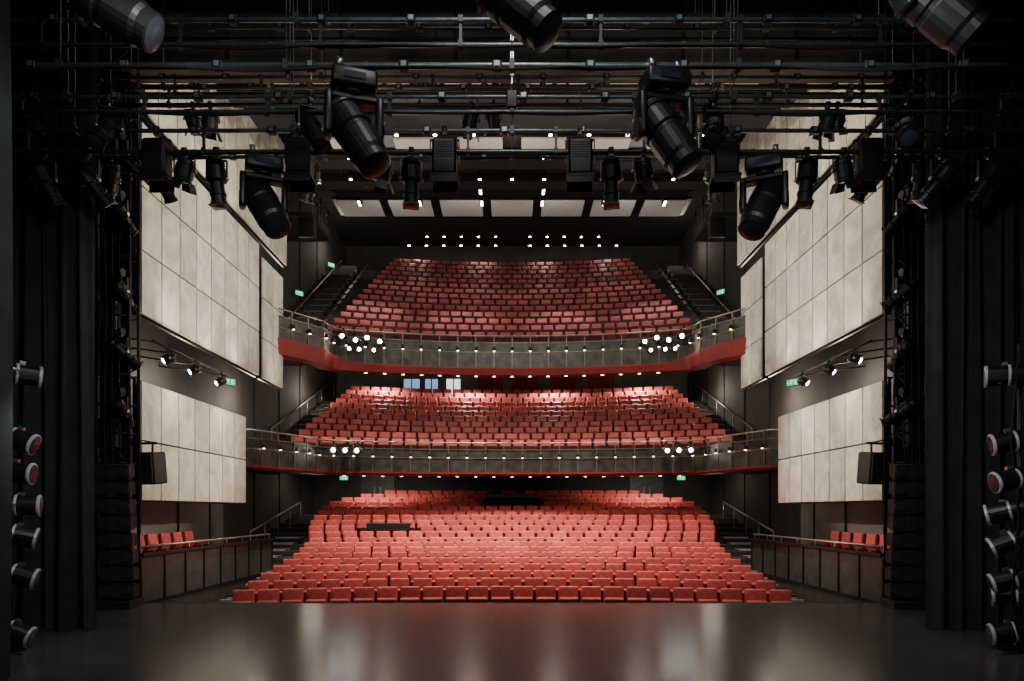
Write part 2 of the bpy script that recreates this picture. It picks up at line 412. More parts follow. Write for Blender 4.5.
# ------------------------------------------------------------ balconies
def path_for(Rr, xj, side):
    a = math.asin(xj / Rr); arc = []
    for i in range(33):
        t = -a + 2 * a * i / 32; arc.append((Rr * math.sin(t), CC + Rr * math.cos(t)))
    return side + arc + [(-x, y) for x, y in reversed(side)]
def balcony(rows, sp, path, hbot, hred, hpar, hrail, yb, hback, thick, label, r_front, deep=0.0):
    root = empty("balcony", (0, 0, 0), label=label, cat="balcony")
    mb = MB()
    for i, (r, zf, hw) in enumerate(rows):
        ring(mb, CC, (r_front if i == 0 else r - sp / 2), r + (sp / 2 if i < len(rows) - 1 else 1.0), zf - thick, zf, 8.2, M_tier)
    zf = rows[0][1]
    n = len(path); vs = []; fs = []
    for x, y in path: vs += [(x, y, zf - 0.03), (x, 24.5, zf - 0.03)]
    for i in range(n - 1): fs.append([2 * i, 2 * i + 2, 2 * i + 3, 2 * i + 1])
    mb.add(vs, fs, M_tier)
    mb.obj("tier_floor", root)
    mb = MB(); vs = []
    for x, y in path: vs += [(x, y + 0.1, H(hbot) + 0.02), (x, yb, H(hback))]
    mb.add(vs, [[2 * i, 2 * i + 1, 2 * i + 3, 2 * i + 2] for i in range(n - 1)], M_ceil)
    mb.obj("soffit", root)
    def rt(i):
        return H(hred) + deep * max(0, min(1, (abs(path[i][0]) - 5.2) / 0.8))
    mb = MB(); mb.sweep(path, lambda i: [(0.0, H(hbot)), (0.5, H(hbot) + 0.01), (0.5, H(hbot) + 0.06), (0.12, rt(i) - 0.02), (-0.05, rt(i)), (-0.05, rt(i) - 0.05)], M_red2)
    mb.obj("fascia", root, label="red curved balcony edge fascia")
    mb = MB(); mb.sweep(path, lambda i: [(0.0, rt(i)), (0.08, rt(i)), (0.08, H(hpar)), (0.0, H(hpar))], M_bronze)
    for zz in ((H(hred) + H(hpar)) / 2 + 0.08, H(hpar) - 0.03):
        mb.sweep(path, [(-0.03, zz - 0.012), (0.0, zz - 0.012), (0.0, zz + 0.012), (-0.03, zz + 0.012)], M_bronze2)
    mb.obj("parapet", root, label="bronze panelled parapet")
    mb = MB(); mb.tube([(x, y, H(hrail)) for x, y in path], 0.022, M_rail, 8)
    mb.obj("guard_rail", root)
    post = None
    acc = 0; step = 0.62; nxt = 0.05
    hh = hrail - hred
    for i in range(n - 1):
        a = Vector(path[i]); b = Vector(path[i + 1]); L = (b - a).length
        while nxt <= acc + L:
            p = a.lerp(b, (nxt - acc) / L); ang = math.atan2(b.y - a.y, b.x - a.x)
            if post is None:
                m2 = MB(); m2.box((0, 0.0, hh / 2), (0.03, 0.06, hh), M_bronze2)
                m2.box((0, -0.06, hh * 0.55), (0.05, 0.08, 0.04), M_bronze2)
                m2.cyl((0, -0.10, hh * 0.5), (0, -0.10, hh * 0.5 + 0.13), 0.05, M_blackm, n=8)
                m2.cyl((0, -0.10, hh * 0.5 - 0.01), (0, -0.10, hh * 0.5), 0.034, M_dim, n=8)
                post = m2.obj("rail_post", root, (p.x, p.y, H(hred)), (0, 0, ang))
            else: rep(post, (p.x, p.y, H(hred)), (0, 0, ang))
            nxt += step
        acc += L
    return root
path1 = path_for(17.5, 6.0, [(-8.2, 19.3), (-7.25, 19.6), (-6.55, 20.9), (-6.35, 21.4), (-6.15, 22.2)])
path2 = path_for(18.0, 5.65, [(-8.2, 20.1), (-6.95, 20.6), (-6.35, 21.5), (-5.95, 22.1), (-5.85, 22.85)])
balcony(c1, S1, path1, 1.14, 1.25, 2.04, 2.24, 29.2, 2.7, 0.40, "curved lower circle balcony with bronze parapet and red edge", 17.6)
balcony(c2, S2, path2, 4.62, 4.88, 5.76, 5.96, 32.9, 6.75, 0.58, "curved upper circle balcony with bronze parapet, red edge", 18.1, 0.22)

# ------------------------------------------------------------ panel banks
def bank(s, y0, y1, nc, h0, h1, nr, label, xp=6.92):
    root = empty("wall_panel_bank", (s * xp, y0, H(h0)), label=label, cat="wall panels")
    cw = (y1 - y0) / nc; ch = (h1 - h0) / nr
    f = MB(); f.box((s * 0.10, (y1 - y0) / 2, (h1 - h0) / 2), (0.06, y1 - y0 + 0.05, h1 - h0 + 0.05), M_black)
    for i in range(nc + 1): f.box((s * 0.4, i * cw, (h1 - h0) / 2), (0.6, 0.05, 0.08), M_black)
    f.obj("support_frame", root)
    pm = MB(); pm.box((0, 0, 0), (0.05, cw - 0.034, ch - 0.028), M_panel, bev=0.006)
    first = None
    for i in range(nc):
        for j in range(nr):
            loc = (0, (i + .5) * cw, (j + .5) * ch)
            if first is None: first = pm.obj("panel", root, loc)
            else: rep(first, loc)
for s in (-1, 1):
    bank(s, 13.03, 18.15, 7, 0.17, 2.42, 2, "low bank of pale stone veneer wall panels")
    bank(s, 13.03, 19.1, 8, 3.65, 7.25, 3, "tall bank of pale stone veneer wall panels")
    bank(s, 19.35, 21.1, 2, 3.65, 7.0, 3, "narrow bank of pale veneer panels near circle")
    bank(s, 13.03, 21.7, 11, 7.55, 11.2, 3, "highest bank of pale veneer panels under ceiling", 7.0)

# ------------------------------------------------------------ loges (side boxes)
for s in (-1, 1):
    root = empty("side_box", (s * 6.8, 12.7, 0), label="dark timber fronted side box with handrail", cat="theatre box")
    mb = MB(); mb.box((s * 0.6, 3.5, -0.06), (1.2, 7.0, 0.12), M_tier); mb.obj("box_floor", root)
    mb = MB(); mb.box((0, 3.5, -0.35), (0.10, 7.0, 2.2), M_loge)
    for k in range(9): mb.box((-s * 0.06, k * 0.87 + 0.02, 0.3), (0.03, 0.05, 0.86), M_black)
    mb.box((-s * 0.05, 3.5, 0.78), (0.14, 7.0, 0.05), M_black)
    mb.box((-s * 0.05, 3.5, -0.12), (0.05, 7.0, 0.06), M_black)
    mb.obj("parapet", root)
    mb = MB(); mb.tube([(0, 0.05, 0.92), (0, 6.95, 0.92)], 0.022, M_rail)
    for k in range(8): mb.cyl((0, 0.1 + k * 0.97, 0.75), (0, 0.1 + k * 0.97, 0.92), 0.012, M_rail, n=6)
    mb.obj("guard_rail", root)
    for k in range(6):
        copy_thing(single, (s * 7.45, 13.85 + k * 0.56, 0.157), (0, 0, R(-90) * s), "red upholstered seat inside the side box")
    mb = MB(); mb.box((s * 7.45, 15.3, 0.08), (0.9, 4.2, 0.155), M_tier); mb.obj("seat_platform", label="low carpeted platform below side box seats", cat="platform")

# ------------------------------------------------------------ ceiling reflectors / bridges
def reflector(y0, y1, h, hw, nseg, label, gap=0.12):
    root = empty("ceiling_reflector", (0, (y0 + y1) / 2, H(h)), label=label, cat="ceiling panel")
    w = 2 * hw / nseg
    f = MB(); f.box((0, 0, 0.12), (2 * hw, y1 - y0 + 0.1, 0.12), M_black)
    f.obj("frame", root)
    rod = None
    for k in range(5):
        loc = (-hw + 0.4 + k * (2 * hw - 0.8) / 4, 0, 0.15)
        if rod is None:
            m2 = MB(); m2.cyl((0, 0, 0), (0, 0, 12.95 - h), 0.02, M_darksteel, n=6); rod = m2.obj("suspension_rod", root, loc)
        else: rep(rod, loc)
    p = None
    for k in range(nseg):
        loc = (-hw + (k + .5) * w, 0, 0.02)
        if p is None:
            m2 = MB(); m2.box((0, 0, 0), (w - gap, y1 - y0, 0.06), M_white, bev=0.01); p = m2.obj("panel", root, loc)
        else: rep(p, loc)
reflector(27.2, 28.6, 12.0, 7.0, 7, "row of off-white ceiling reflector panels", 0.35)
reflector(18.1, 18.6, 9.6, 5.0, 6, "narrow row of off-white ceiling reflector panels", 0.5)
reflector(14.35, 14.7, 8.9, 5.4, 6, "narrow row of off-white ceiling reflector panels", 0.5)

def bridge(y, h, hw, label):
    root = empty("lighting_bridge", (0, y, H(h)), label=label, cat="catwalk")
    mb = MB(); mb.box((0, 0, 0), (2 * hw, 0.9, 0.10), M_blackm); mb.box((0, -0.45, -0.08), (2 * hw, 0.06, 0.28), M_blackm); mb.obj("deck", root)
    mb = MB()
    for zz in (0.35, 0.65, 1.0): mb.tube([(-hw, -0.45, zz), (hw, -0.45, zz)], 0.022, M_darksteel)
    k = -hw
    while k <= hw + .01: mb.cyl((k, -0.45, 0), (k, -0.45, 1.0), 0.02, M_darksteel, n=6); k += hw / 6
    mb.obj("guard_rail", root)
    hg = None
    for kx in (-hw + .3, -hw / 3, hw / 3, hw - .3):
        if hg is None:
            m2 = MB(); m2.cyl((0, 0, 0), (0, 0, 13.1 - h), 0.03, M_darksteel, n=6); hg = m2.obj("hanger", root, (kx, 0, 0))
        else: rep(hg, (kx, 0, 0))
bridge(25.2, 11.5, 6.4, "black steel lighting bridge with rails")
bridge(22.4, 10.5, 6.4, "black steel lighting bridge with rails")
bridge(20.0, 10.0, 6.3, "black steel lighting bridge with rails")
bridge(16.9, 9.5, 6.3, "black steel lighting bridge with rails")
bridge(15.4, 9.15, 6.3, "black steel lighting bridge with rails")
for s in (-1, 1):
    mb = MB(); mb.box((s * 7.3, 23.8, H(9.6)), (1.6, 2.2, 0.12), M_blackm)
    for yy in (22.8, 23.8, 24.8): mb.cyl((s * 6.5, yy, H(9.6)), (s * 6.5, yy, H(10.6)), 0.025, M_darksteel, n=6)
    for zz in (10.0, 10.3, 10.6): mb.tube([(s * 6.5, 22.8, H(zz)), (s * 6.5, 24.8, H(zz))], 0.022, M_darksteel)
    mb.box((s * 6.7, 22.95, H(9.2)), (0.5, 0.4, 0.7), M_black, bev=0.03)
    mb.obj("side_gallery", label="black steel technical gallery on the side wall", cat="catwalk")

# downlights
def downlight_mesh(lampm, r=0.09):
    m2 = MB(); m2.cyl((0, 0, 0.02), (0, 0, 0.26), r * 1.15, M_black, n=12)
    m2.lathe([(r * 1.3, 0.0), (r * 1.3, 0.04), (r * 1.1, 0.05)], M_black, 12)
    m2.cyl((0, 0, -0.012), (0, 0, 0.005), r, lampm, n=12)
    return m2
DL = downlight_mesh(M_lamp).obj("downlight", None, (0, 24.4, H(11.2)), label="small black ceiling downlight with warm lamp", cat="lamp", group="ceiling downlights")
DL.scale = (0.65, 0.65, 1)
def dl(x, y, h, sc=0.8):
    o = copy_thing(DL, (x, y, H(h))); o.scale = (sc * 0.8, sc * 0.8, 1)
tw = MB(); tw.box((0, 0, 0.2), (0.16, 0.5, 0.5), M_black, bev=0.02)
for q in (-0.12, 0.12): tw.box((0, q, -0.06), (0.08, 0.14, 0.02), M_lamp)
TW = tw.obj("twin_slot_downlight", None, (-5.8, 26.6, H(11.7)), label="black twin slot ceiling fitting with warm lamps", cat="lamp", group="twin slot downlights")
for x in (-3.5, -1.15, 1.15, 3.5, 5.8): copy_thing(TW, (x, 26.6, H(11.7)))
for x in (-3.4, -1.1, 1.1, 3.4): copy_thing(TW, (x, 24.4, H(11.15)))
for k in range(13):
    x = -5.0 + k * 0.84
    if k != 6: dl(x, 34.0, 12.84, 0.8)
    if 0 < k < 12 and k != 6: dl(x * 0.96, 32.9, 12.84, 0.7)
for x in (-4.8, -3.84, -2.88, -1.92, -0.96, 0.0, 0.96, 1.92, 2.88, 3.84, 4.8): dl(x, 17.45, 9.35, 0.65)
for x in (-4.2, -2.55, -2.0, -1.4, -0.85, -0.3, 0.2, 0.85, 1.8, 2.55, 3.9): dl(x, 14.0, 8.2 + 0.25, 0.65)
for x in (-4.5, -3.6, -2.7, -1.8, -0.9, 0, 0.9, 1.8, 2.7, 3.6, 4.5): dl(x, 19.35, 9.72, 0.65)
for x in (-5.0, -4.0, -3.0, -2.0, -1.0, 0, 1, 2, 3, 4, 5): dl(x, 21.7, 10.25, 0.65)
DS = downlight_mesh(M_dim, 0.05).obj("soffit_light", None, (0, 24.15, H(4.6)), label="tiny warm recessed light under balcony edge", cat="lamp", group="balcony soffit lights")
DS.scale = (1, 1, 0.2)
for k in range(-8, 9):
    if k == 0: continue
    th = k * 0.62 / 18.15
    copy_thing(DS, (18.15 * math.sin(th), CC + 18.15 * math.cos(th), H(4.6)))
for k in range(-9, 10):
    th = k * 0.62 / 17.8
    copy_thing(DS, (17.8 * math.sin(th), CC + 17.8 * math.cos(th), H(1.12)))

# ------------------------------------------------------------ back wall openings
def window(n, x0, x1, m):
    mb = MB(); w = x1 - x0
    mb.box(((x0 + x1) / 2, 32.87, H(5.75)), (w, 0.03, 0.85), m)
    for xx in (x0, (x0 + x1) / 2, x1): mb.box((xx, 32.84, H(5.75)), (0.05, 0.06, 0.9), M_black)
    for zz in (5.33, 6.17): mb.box(((x0 + x1) / 2, 32.84, H(zz)), (w + 0.05, 0.06, 0.05), M_black)
    structure("window_%d" % n, mb, "bright control room window in the back wall")
window(1, -5.1, -4.3, M_win); window(2, -4.1, -3.45, M_win); window(3, -3.1, -2.4, M_winw)
for n, x in enumerate((-1.0, 0.6, 2.4, 4.2)):
    mb = MB(); mb.box((x, 32.86, H(5.3)), (1.2, 0.06, 2.0), M_red2); mb.box((x, 32.82, H(5.3)), (0.02, 0.03, 2.0), M_black)
    for k in (-1, 1): mb.box((x + k * 0.12, 32.8, H(5.3)), (0.03, 0.05, 0.4), M_rail)
    structure("door_%d" % (n + 1), mb, "red double door at the back of the circle")
for n, x in enumerate((-5.6, 5.6)):
    mb = MB(); mb.box((x, 29.16, H(0.75)), (1.4, 0.06, 2.1), M_loge); mb.box((x, 29.12, H(0.75)), (0.02, 0.03, 2.1), M_black)
    for k in (-1, 1): mb.box((x + k * 0.12, 29.1, H(0.75)), (0.03, 0.05, 0.4), M_rail)
    structure("door_%d" % (n + 5), mb, "dark timber double door behind the stalls")

# ------------------------------------------------------------ handrails
def handrail(pts, label="slim metal handrail along the stepped aisle"):
    mb = MB(); mb.tube(pts, 0.028, M_rail)
    n = 5
    for i in range(n):
        t = i / (n - 1); p = Vector(pts[0]).lerp(Vector(pts[-1]), t)
        mb.cyl(p, p - Vector((0, 0, 0.85)), 0.015, M_rail, n=6)
    mb.obj("handrail", label=label, cat="handrail")
for s in (-1, 1):
    handrail([(s * 8.1, 23.6, H(2.75)), (s * 8.1, 31.8, H(5.9))])
    handrail([(s * 7.95, 24.4, H(6.5)), (s * 7.95, 32.6, H(11.6))])
    handrail([(s * 7.85, 21.0, H(-0.65)), (s * 7.85, 26.0, H(0.3))])
    mb = MB()
    vs = []
    for xx in (s * 6.75, s * 6.87):
        vs += [(xx, 24.4, H(5.3)), (xx, 33.2, H(11.0)), (xx, 33.2, H(11.7)), (xx, 24.4, H(6.2))]
    mb.add(vs, [[0, 1, 2, 3], [7, 6, 5, 4], [0, 4, 5, 1], [1, 5, 6, 2], [2, 6, 7, 3], [3, 7, 4, 0]], M_loge)
    mb.obj("aisle_wall", label="dark sloping knee wall beside upper seats", cat="low wall")
    for rows, sp, xa, wd, rise in ((c2, S2, 7.35, 0.75, 0.425), (c1, S1, 7.85, 0.4, 0.298)):
        mb = MB()
        for (r, zf, hw) in rows:
            yb = CC + math.sqrt((r - sp / 2) ** 2 - xa ** 2)
            mb.box((s * xa, yb + sp / 2 - 0.16, zf - rise * 0.75 + 0.005), (wd, sp + 0.36, rise * 1.5), M_tier)
            mb.box((s * xa, yb + 0.03, zf + 0.012), (wd, 0.05, 0.025), M_nosed)
            mb.box((s * xa, yb - 0.17, zf - rise * 0.75), (wd, 0.38, rise * 0.5), M_tier)
            mb.box((s * xa, yb - 0.34, zf - rise * 0.5), (wd, 0.05, 0.025), M_nosed)
        mb.obj("aisle_stairs", label="dark carpeted aisle steps beside the circle seats", cat="stairs")

# ------------------------------------------------------------ exit signs
def exit_sign(loc, rz=0.0):
    root = empty("exit_sign", loc, (0, 0, rz), label="green illuminated running figure exit sign", cat="exit sign", group="exit signs")
    b = MB(); b.box((0, 0.03, 0), (0.36, 0.06, 0.20), M_black, bev=0.008); kid(root, b.obj("housing", root))
    b = MB(); b.box((0, -0.003, 0), (0.34, 0.01, 0.17), M_green); kid(root, b.obj("lit_panel", root))
    b = MB()
    def q(a, c, w):
        a = Vector(a); c = Vector(c); d = (c - a).normalized(); n = Vector((-d.y, d.x)) * w
        pts = [a + n, a - n, c - n, c + n]
        b.add([(p.x, -0.012, p.y) for p in pts], [[0, 1, 2, 3]], M_exitw)
    b.cyl((-0.02, -0.010, 0.062), (-0.02, -0.014, 0.062), 0.014, M_exitw, n=10)
    q((-0.03, 0.045), (-0.05, -0.01), 0.012); q((-0.05, -0.01), (-0.02, -0.03), 0.008); q((-0.02, -0.03), (-0.03, -0.07), 0.007)
    q((-0.05, -0.01), (-0.09, -0.04), 0.008); q((-0.03, 0.04), (0.01, 0.02), 0.006); q((-0.03, 0.04), (-0.075, 0.02), 0.006)
    q((0.08, -0.065), (0.08, 0.065), 0.025); q((-0.16, 0), (-0.12, 0), 0.006); q((-0.16, 0), (-0.14, 0.02), 0.005); q((-0.16, 0), (-0.14, -0.02), 0.005)
    kid(root, b.obj("pictogram", root))
    return root
ES = exit_sign((-6.95, 28.95, H(1.32)))
for loc, rz in (((7.0, 28.95, H(1.32)), 0), ((-7.75, 19.2, H(3.52)), 0.9), ((7.7, 19.2, H(3.5)), -0.9), ((-8.0, 31, H(10.85)), 0.9), ((-7.9, 26, H(8.05)), 0.9), ((7.9, 26.5, H(8.25)), -0.9)):
    copy_thing(ES, loc, (0, 0, rz))

# ------------------------------------------------------------ desks
root = empty("mixing_desk", (0, STC + stalls[MR][0] + 0.38, stalls[MR + 1][1]), label="black sound mixing desk behind central stalls seats", cat="mixing desk")
mb = MB(); mb.box((0, 0, 0.42), (2.1, 0.7, 0.84), M_blackm, bev=0.02); mb.obj("desk_body", root)
mb = MB(); mb.box((0, 0, 0), (1.9, 0.55, 0.16), M_black, Matrix.Translation((0, 0, 0.95)) @ Matrix.Rotation(R(-8), 4, 'X'), bev=0.02); mb.obj("console", root)
for k in (-0.55, 0.3):
    mb = MB(); mb.box((k, 0.2, 1.12), (0.42, 0.04, 0.26), M_screen, bev=0.01); mb.cyl((k, 0.2, 0.9), (k, 0.2, 1.0), 0.03, M_black); mb.obj("monitor", root)
root = empty("production_desk", (-3.75, STC + math.sqrt(stalls[DR][0] ** 2 - 3.75 ** 2), stalls[DR][1]), label="black production desk standing among stalls seats", cat="desk")
mb = MB(); mb.box((0, 0, 0.98), (1.3, 0.4, 0.05), M_blackm, bev=0.01); mb.box((0, -0.19, 0.9), (1.3, 0.03, 0.2), M_blackm); mb.obj("desk_top", root)
for kx in (-0.6, 0.6):
    mb = MB(); mb.box((kx, 0, 0.48), (0.04, 0.33, 0.96), M_blackm); mb.obj("leg", root)

# ------------------------------------------------------------ stage curtains
def curtain(x0, x1, y, ztop, folds, label):
    n = folds * 12; nz = 18; vs = []; fs = []; mb = MB(); sd = x0 * 1.7 + y
    for k in range(nz + 1):
        z = 0.02 + (ztop - 0.02) * k / nz
        for i in range(n + 1):
            t = i / n; ph = 2 * math.pi * folds * (t + 0.03 * math.sin(5 * t + sd))
            amp = 0.11 * (1 + 0.35 * math.sin(3.1 * t * folds + sd)) * (0.7 + 0.3 * (1 - k / nz))
            vs.append((x0 + (x1 - x0) * t + 0.03 * math.sin(ph * 0.5 + k * 0.15), y + amp * math.sin(ph) + 0.03 * math.sin(ph * 2.3 + k * 0.2), z))
    for k in range(nz):
        for i in range(n):
            a = k * (n + 1) + i; fs.append([a, a + 1, a + n + 2, a + n + 1])
    mb.add(vs, fs, M_curtain, smooth=True)
    mb.sweep([(x0, y), (x1, y)], [(-0.03, ztop - 0.1), (0.03, ztop - 0.1), (0.03, ztop), (-0.03, ztop)], M_blackm)
    mb.obj("stage_curtain", label=label, cat="curtain", group="stage masking curtains")
for s in (-1, 1):
    curtain(s * 7.4, s * 5.55, 9.3, 9.2, 7, "black pleated masking curtain hanging to stage floor")
    curtain(s * 6.4, s * 4.74, 6.5, 9.0, 6, "black pleated masking curtain hanging near lighting boom")
    curtain(s * 7.9, s * 6.95, 11.2, 9.4, 4, "black pleated masking curtain beside the proscenium")

# ------------------------------------------------------------ lighting instruments
def clamp(mb, m=M_chrome):
    mb.box((0, 0, -0.02), (0.05, 0.09, 0.10), M_black); mb.cyl((-0.03, 0, 0.0), (0.03, 0, 0.0), 0.055, M_black, n=10)
    mb.cyl((0, 0, -0.12), (0, 0, -0.04), 0.012, m, n=6)
def make_moving_head():
    r = empty("moving_head_light", label="large black moving head stage light on bar", cat="stage light", group="moving head lights")
    b = MB(); b.box((0, 0, -0.085), (0.36, 0.06, 0.02), M_black)
    for x in (-0.13, 0.13): b.box((x, 0, -0.03), (0.05, 0.08, 0.13), M_black); b.cyl((x - .03, 0, 0), (x + .03, 0, 0), 0.055, M_chrome, n=10)
    kid(r, b.obj("clamp", r))
    b = MB(); b.box((0, 0, -0.17), (0.42, 0.30, 0.17), M_black, bev=0.03, seg=2); b.cyl((0, 0, -0.30), (0, 0, -0.25), 0.11, M_black, n=16)
    b.box((0.0, -0.155, -0.17), (0.2, 0.01, 0.06), M_screen); kid(r, b.obj("base", r))
    b = MB(); b.box((0, 0, -0.33), (0.46, 0.16, 0.07), M_black, bev=0.02)
    for x in (-0.235, 0.235): b.box((x, 0, -0.50), (0.07, 0.20, 0.40), M_black, bev=0.025, seg=2); b.cyl((x - .04, 0, -0.6), (x + .04, 0, -0.6), 0.09, M_black, n=14)
    kid(r, b.obj("yoke", r))
    b = MB(); b.lathe([(0.09, 0.36), (0.14, 0.34), (0.172, 0.24), (0.165, 0.20), (0.165, 0.17), (0.182, 0.16), (0.188, 0.0), (0.17, -0.02), (0.17, -0.05), (0.182, -0.07), (0.178, -0.30), (0.16, -0.34), (0.16, -0.42), (0.145, -0.43)], M_black, 24)
    for k in range(6): b.lathe([(0.178 - k * .008, 0.205 + k * 0.022), (0.178 - k * .008, 0.213 + k * 0.022)], M_blackm, 24)
    b.box((0, 0.17, 0.05), (0.14, 0.05, 0.32), M_black, bev=0.02)
    h = kid(r, b.obj("lamp_head", r, (0, 0, -0.62)))
    b = MB(); b.lathe([(0.14, -0.42), (0.14, -0.432), (0.08, -0.448), (0.02, -0.452)], M_glass, 18); kid(h, b.obj("lens", h))
    return r
def set_head(root, rx, ry, rz=0):
    for c in KIDS[root.name]:
        if c.name.split('.')[0] in ("lamp_head", "lamp_body"):
            c.rotation_euler = (rx, ry, rz)
def make_profile():
    r = empty("profile_spotlight", label="black profile spotlight clamped to a lighting bar", cat="stage light", group="profile spotlights")
    b = MB(); clamp(b); kid(r, b.obj("clamp", r))
    b = MB(); b.box((0, 0, -0.12), (0.26, 0.04, 0.012), M_black)
    for x in (-0.13, 0.13): b.box((x, 0, -0.24), (0.010, 0.04, 0.25), M_black); b.cyl((x - .02, 0, -0.35), (x + .02, 0, -0.35), 0.025, M_chrome, n=8)
    kid(r, b.obj("yoke", r))
    b = MB(); b.lathe([(0.06, 0.26), (0.10, 0.24), (0.115, 0.20), (0.10, 0.195), (0.115, 0.17), (0.10, 0.165), (0.115, 0.14), (0.12, 0.03), (0.125, -0.02), (0.085, -0.05), (0.085, -0.16), (0.10, -0.17), (0.10, -0.20), (0.09, -0.21), (0.09, -0.28), (0.105, -0.29), (0.105, -0.33)], M_black, 16)
    b.box((0, 0, -0.33), (0.20, 0.20, 0.012), M_black); b.box((0.13, 0.0, -0.01), (0.05, 0.03, 0.012), M_chrome)
    h = kid(r, b.obj("lamp_body", r, (0, 0, -0.35)))
    b = MB(); b.lathe([(0.085, -0.337), (0.05, -0.345), (0.01, -0.348)], M_glass, 14); kid(h, b.obj("lens", h))
    return r
def make_fresnel(lens, nm="fresnel_spotlight", lab="small black fresnel lantern with barn doors", grp="fresnel lanterns", doors=True):
    r = empty(nm, label=lab, cat="stage light", group=grp)
    b = MB(); clamp(b); kid(r, b.obj("clamp", r))
    b = MB(); b.box((0, 0, -0.10), (0.28, 0.04, 0.012), M_black)
    for x in (-0.14, 0.14): b.box((x, 0, -0.19), (0.010, 0.04, 0.19), M_black)
    b.cyl((-.16, 0, -0.27), (-.14, 0, -0.27), 0.03, M_chrome, n=8); b.cyl((.14, 0, -0.27), (.16, 0, -0.27), 0.03, M_chrome, n=8)
    kid(r, b.obj("yoke", r))
    b = MB(); b.lathe([(0.07, 0.17), (0.11, 0.15), (0.125, 0.10), (0.115, 0.09), (0.125, 0.07), (0.13, -0.08), (0.12, -0.09), (0.12, -0.13)], M_black, 16)
    if doors:
        for k in range(4):
            Mx = Matrix.Rotation(k * math.pi / 2, 4, 'Z') @ Matrix.Translation((0, 0.125, -0.13)) @ Matrix.Rotation(R(28), 4, 'X')
            b.box((0, 0, -0.07), (0.20 if k % 2 else 0.14, 0.006, 0.14), M_black, Mx)
    else:
        b.lathe([(0.12, -0.13), (0.13, -0.16), (0.115, -0.16), (0.105, -0.13)], M_black, 16)
    h = kid(r, b.obj("lamp_body", r, (0, 0, -0.27)))
    rl = 0.115 if doors else 0.075
    b = MB(); b.lathe([(rl, -0.131), (rl * .8, -0.145), (rl * .4, -0.155), (0.01, -0.157)], lens, 14); kid(h, b.obj("lens", h))
    return r
def make_flood():
    r = empty("flood_light", label="black box flood light hanging from lighting bar", cat="stage light", group="box flood lights")
    b = MB(); clamp(b); kid(r, b.obj("clamp", r))
    b = MB(); b.box((0, 0, -0.12), (0.36, 0.04, 0.015), M_black)
    for x in (-0.18, 0.18): b.box((x, 0, -0.27), (0.012, 0.04, 0.30), M_black)
    kid(r, b.obj("yoke", r))
    b = MB(); b.box((0, 0, 0.02), (0.30, 0.24, 0.46), M_black, bev=0.03)
    for k in range(7): b.box((0, -0.122, 0.18 - k * 0.03), (0.22, 0.01, 0.006), M_blackm)
    b.box((0, 0, -0.23), (0.34, 0.30, 0.03), M_black); b.box((0, 0.14, -0.28), (0.32, 0.012, 0.10), M_black); b.box((0, -0.14, -0.28), (0.32, 0.012, 0.08), M_black)
    h = kid(r, b.obj("lamp_body", r, (0, 0, -0.38)))
    b = MB(); b.box((0, 0, -0.248), (0.26, 0.22, 0.008), M_glass); kid(h, b.obj("lens", h))
    return r
def make_par():
    r = empty("par_lantern", label="black par lantern with metal rim on boom", cat="stage light", group="boom par lanterns")
    b = MB(); b.box((0, 0, -0.03), (0.05, 0.09, 0.10), M_chrome); b.cyl((0, 0, -0.05), (0, 0, 0.05), 0.05, M_chrome, n=10); kid(r, b.obj("clamp", r))
    b = MB(); b.tube([(0, 0, 0), (0, -0.13, 0.02), (0.15, -0.15, 0.02), (0.18, -0.13, 0.0)], 0.012, M_chrome, 6); kid(r, b.obj("yoke", r))
    b = MB(); b.lathe([(0.04, 0.26), (0.07, 0.24), (0.09, 0.16), (0.10, 0.06), (0.10, -0.14), (0.093, -0.14)], M_black, 18)
    b.lathe([(0.103, 0.05), (0.107, 0.045), (0.107, 0.03), (0.101, 0.025)], M_rim, 18)
    b.lathe([(0.104, -0.14), (0.110, -0.145), (0.110, -0.165), (0.097, -0.17)], M_rim, 18)
    b.box((0.115, 0, 0.0), (0.03, 0.05, 0.05), M_chrome)
    h = kid(r, b.obj("lamp_body", r, (0.20, 0, 0), (0, R(-90), 0)))
    b = MB(); b.lathe([(0.096, -0.172), (0.08, -0.176), (0.04, -0.18), (0.01, -0.182)], M_glass, 16); kid(h, b.obj("lens", h))
    return r
MH = make_moving_head(); PR = make_profile(); FR = make_fresnel(M_glass); FL = make_flood(); PA = make_par()
FS = make_fresnel(M_spot, "front_of_house_spotlight", "small black spotlight with bright lens on balcony rail", "balcony rail spotlights", doors=False)
used = set()
def put(src, loc, rot=(0, 0, 0), head=None, label=None, sc=None):
    if src.name in used:
        o = copy_thing(src, loc, rot, label)
    else:
        used.add(src.name); o = src; o.location = loc; o.rotation_euler = rot
        if label: o["label"] = label
    if head: set_head(o, *head)
    if sc: o.scale = (sc, sc, sc)
    return o

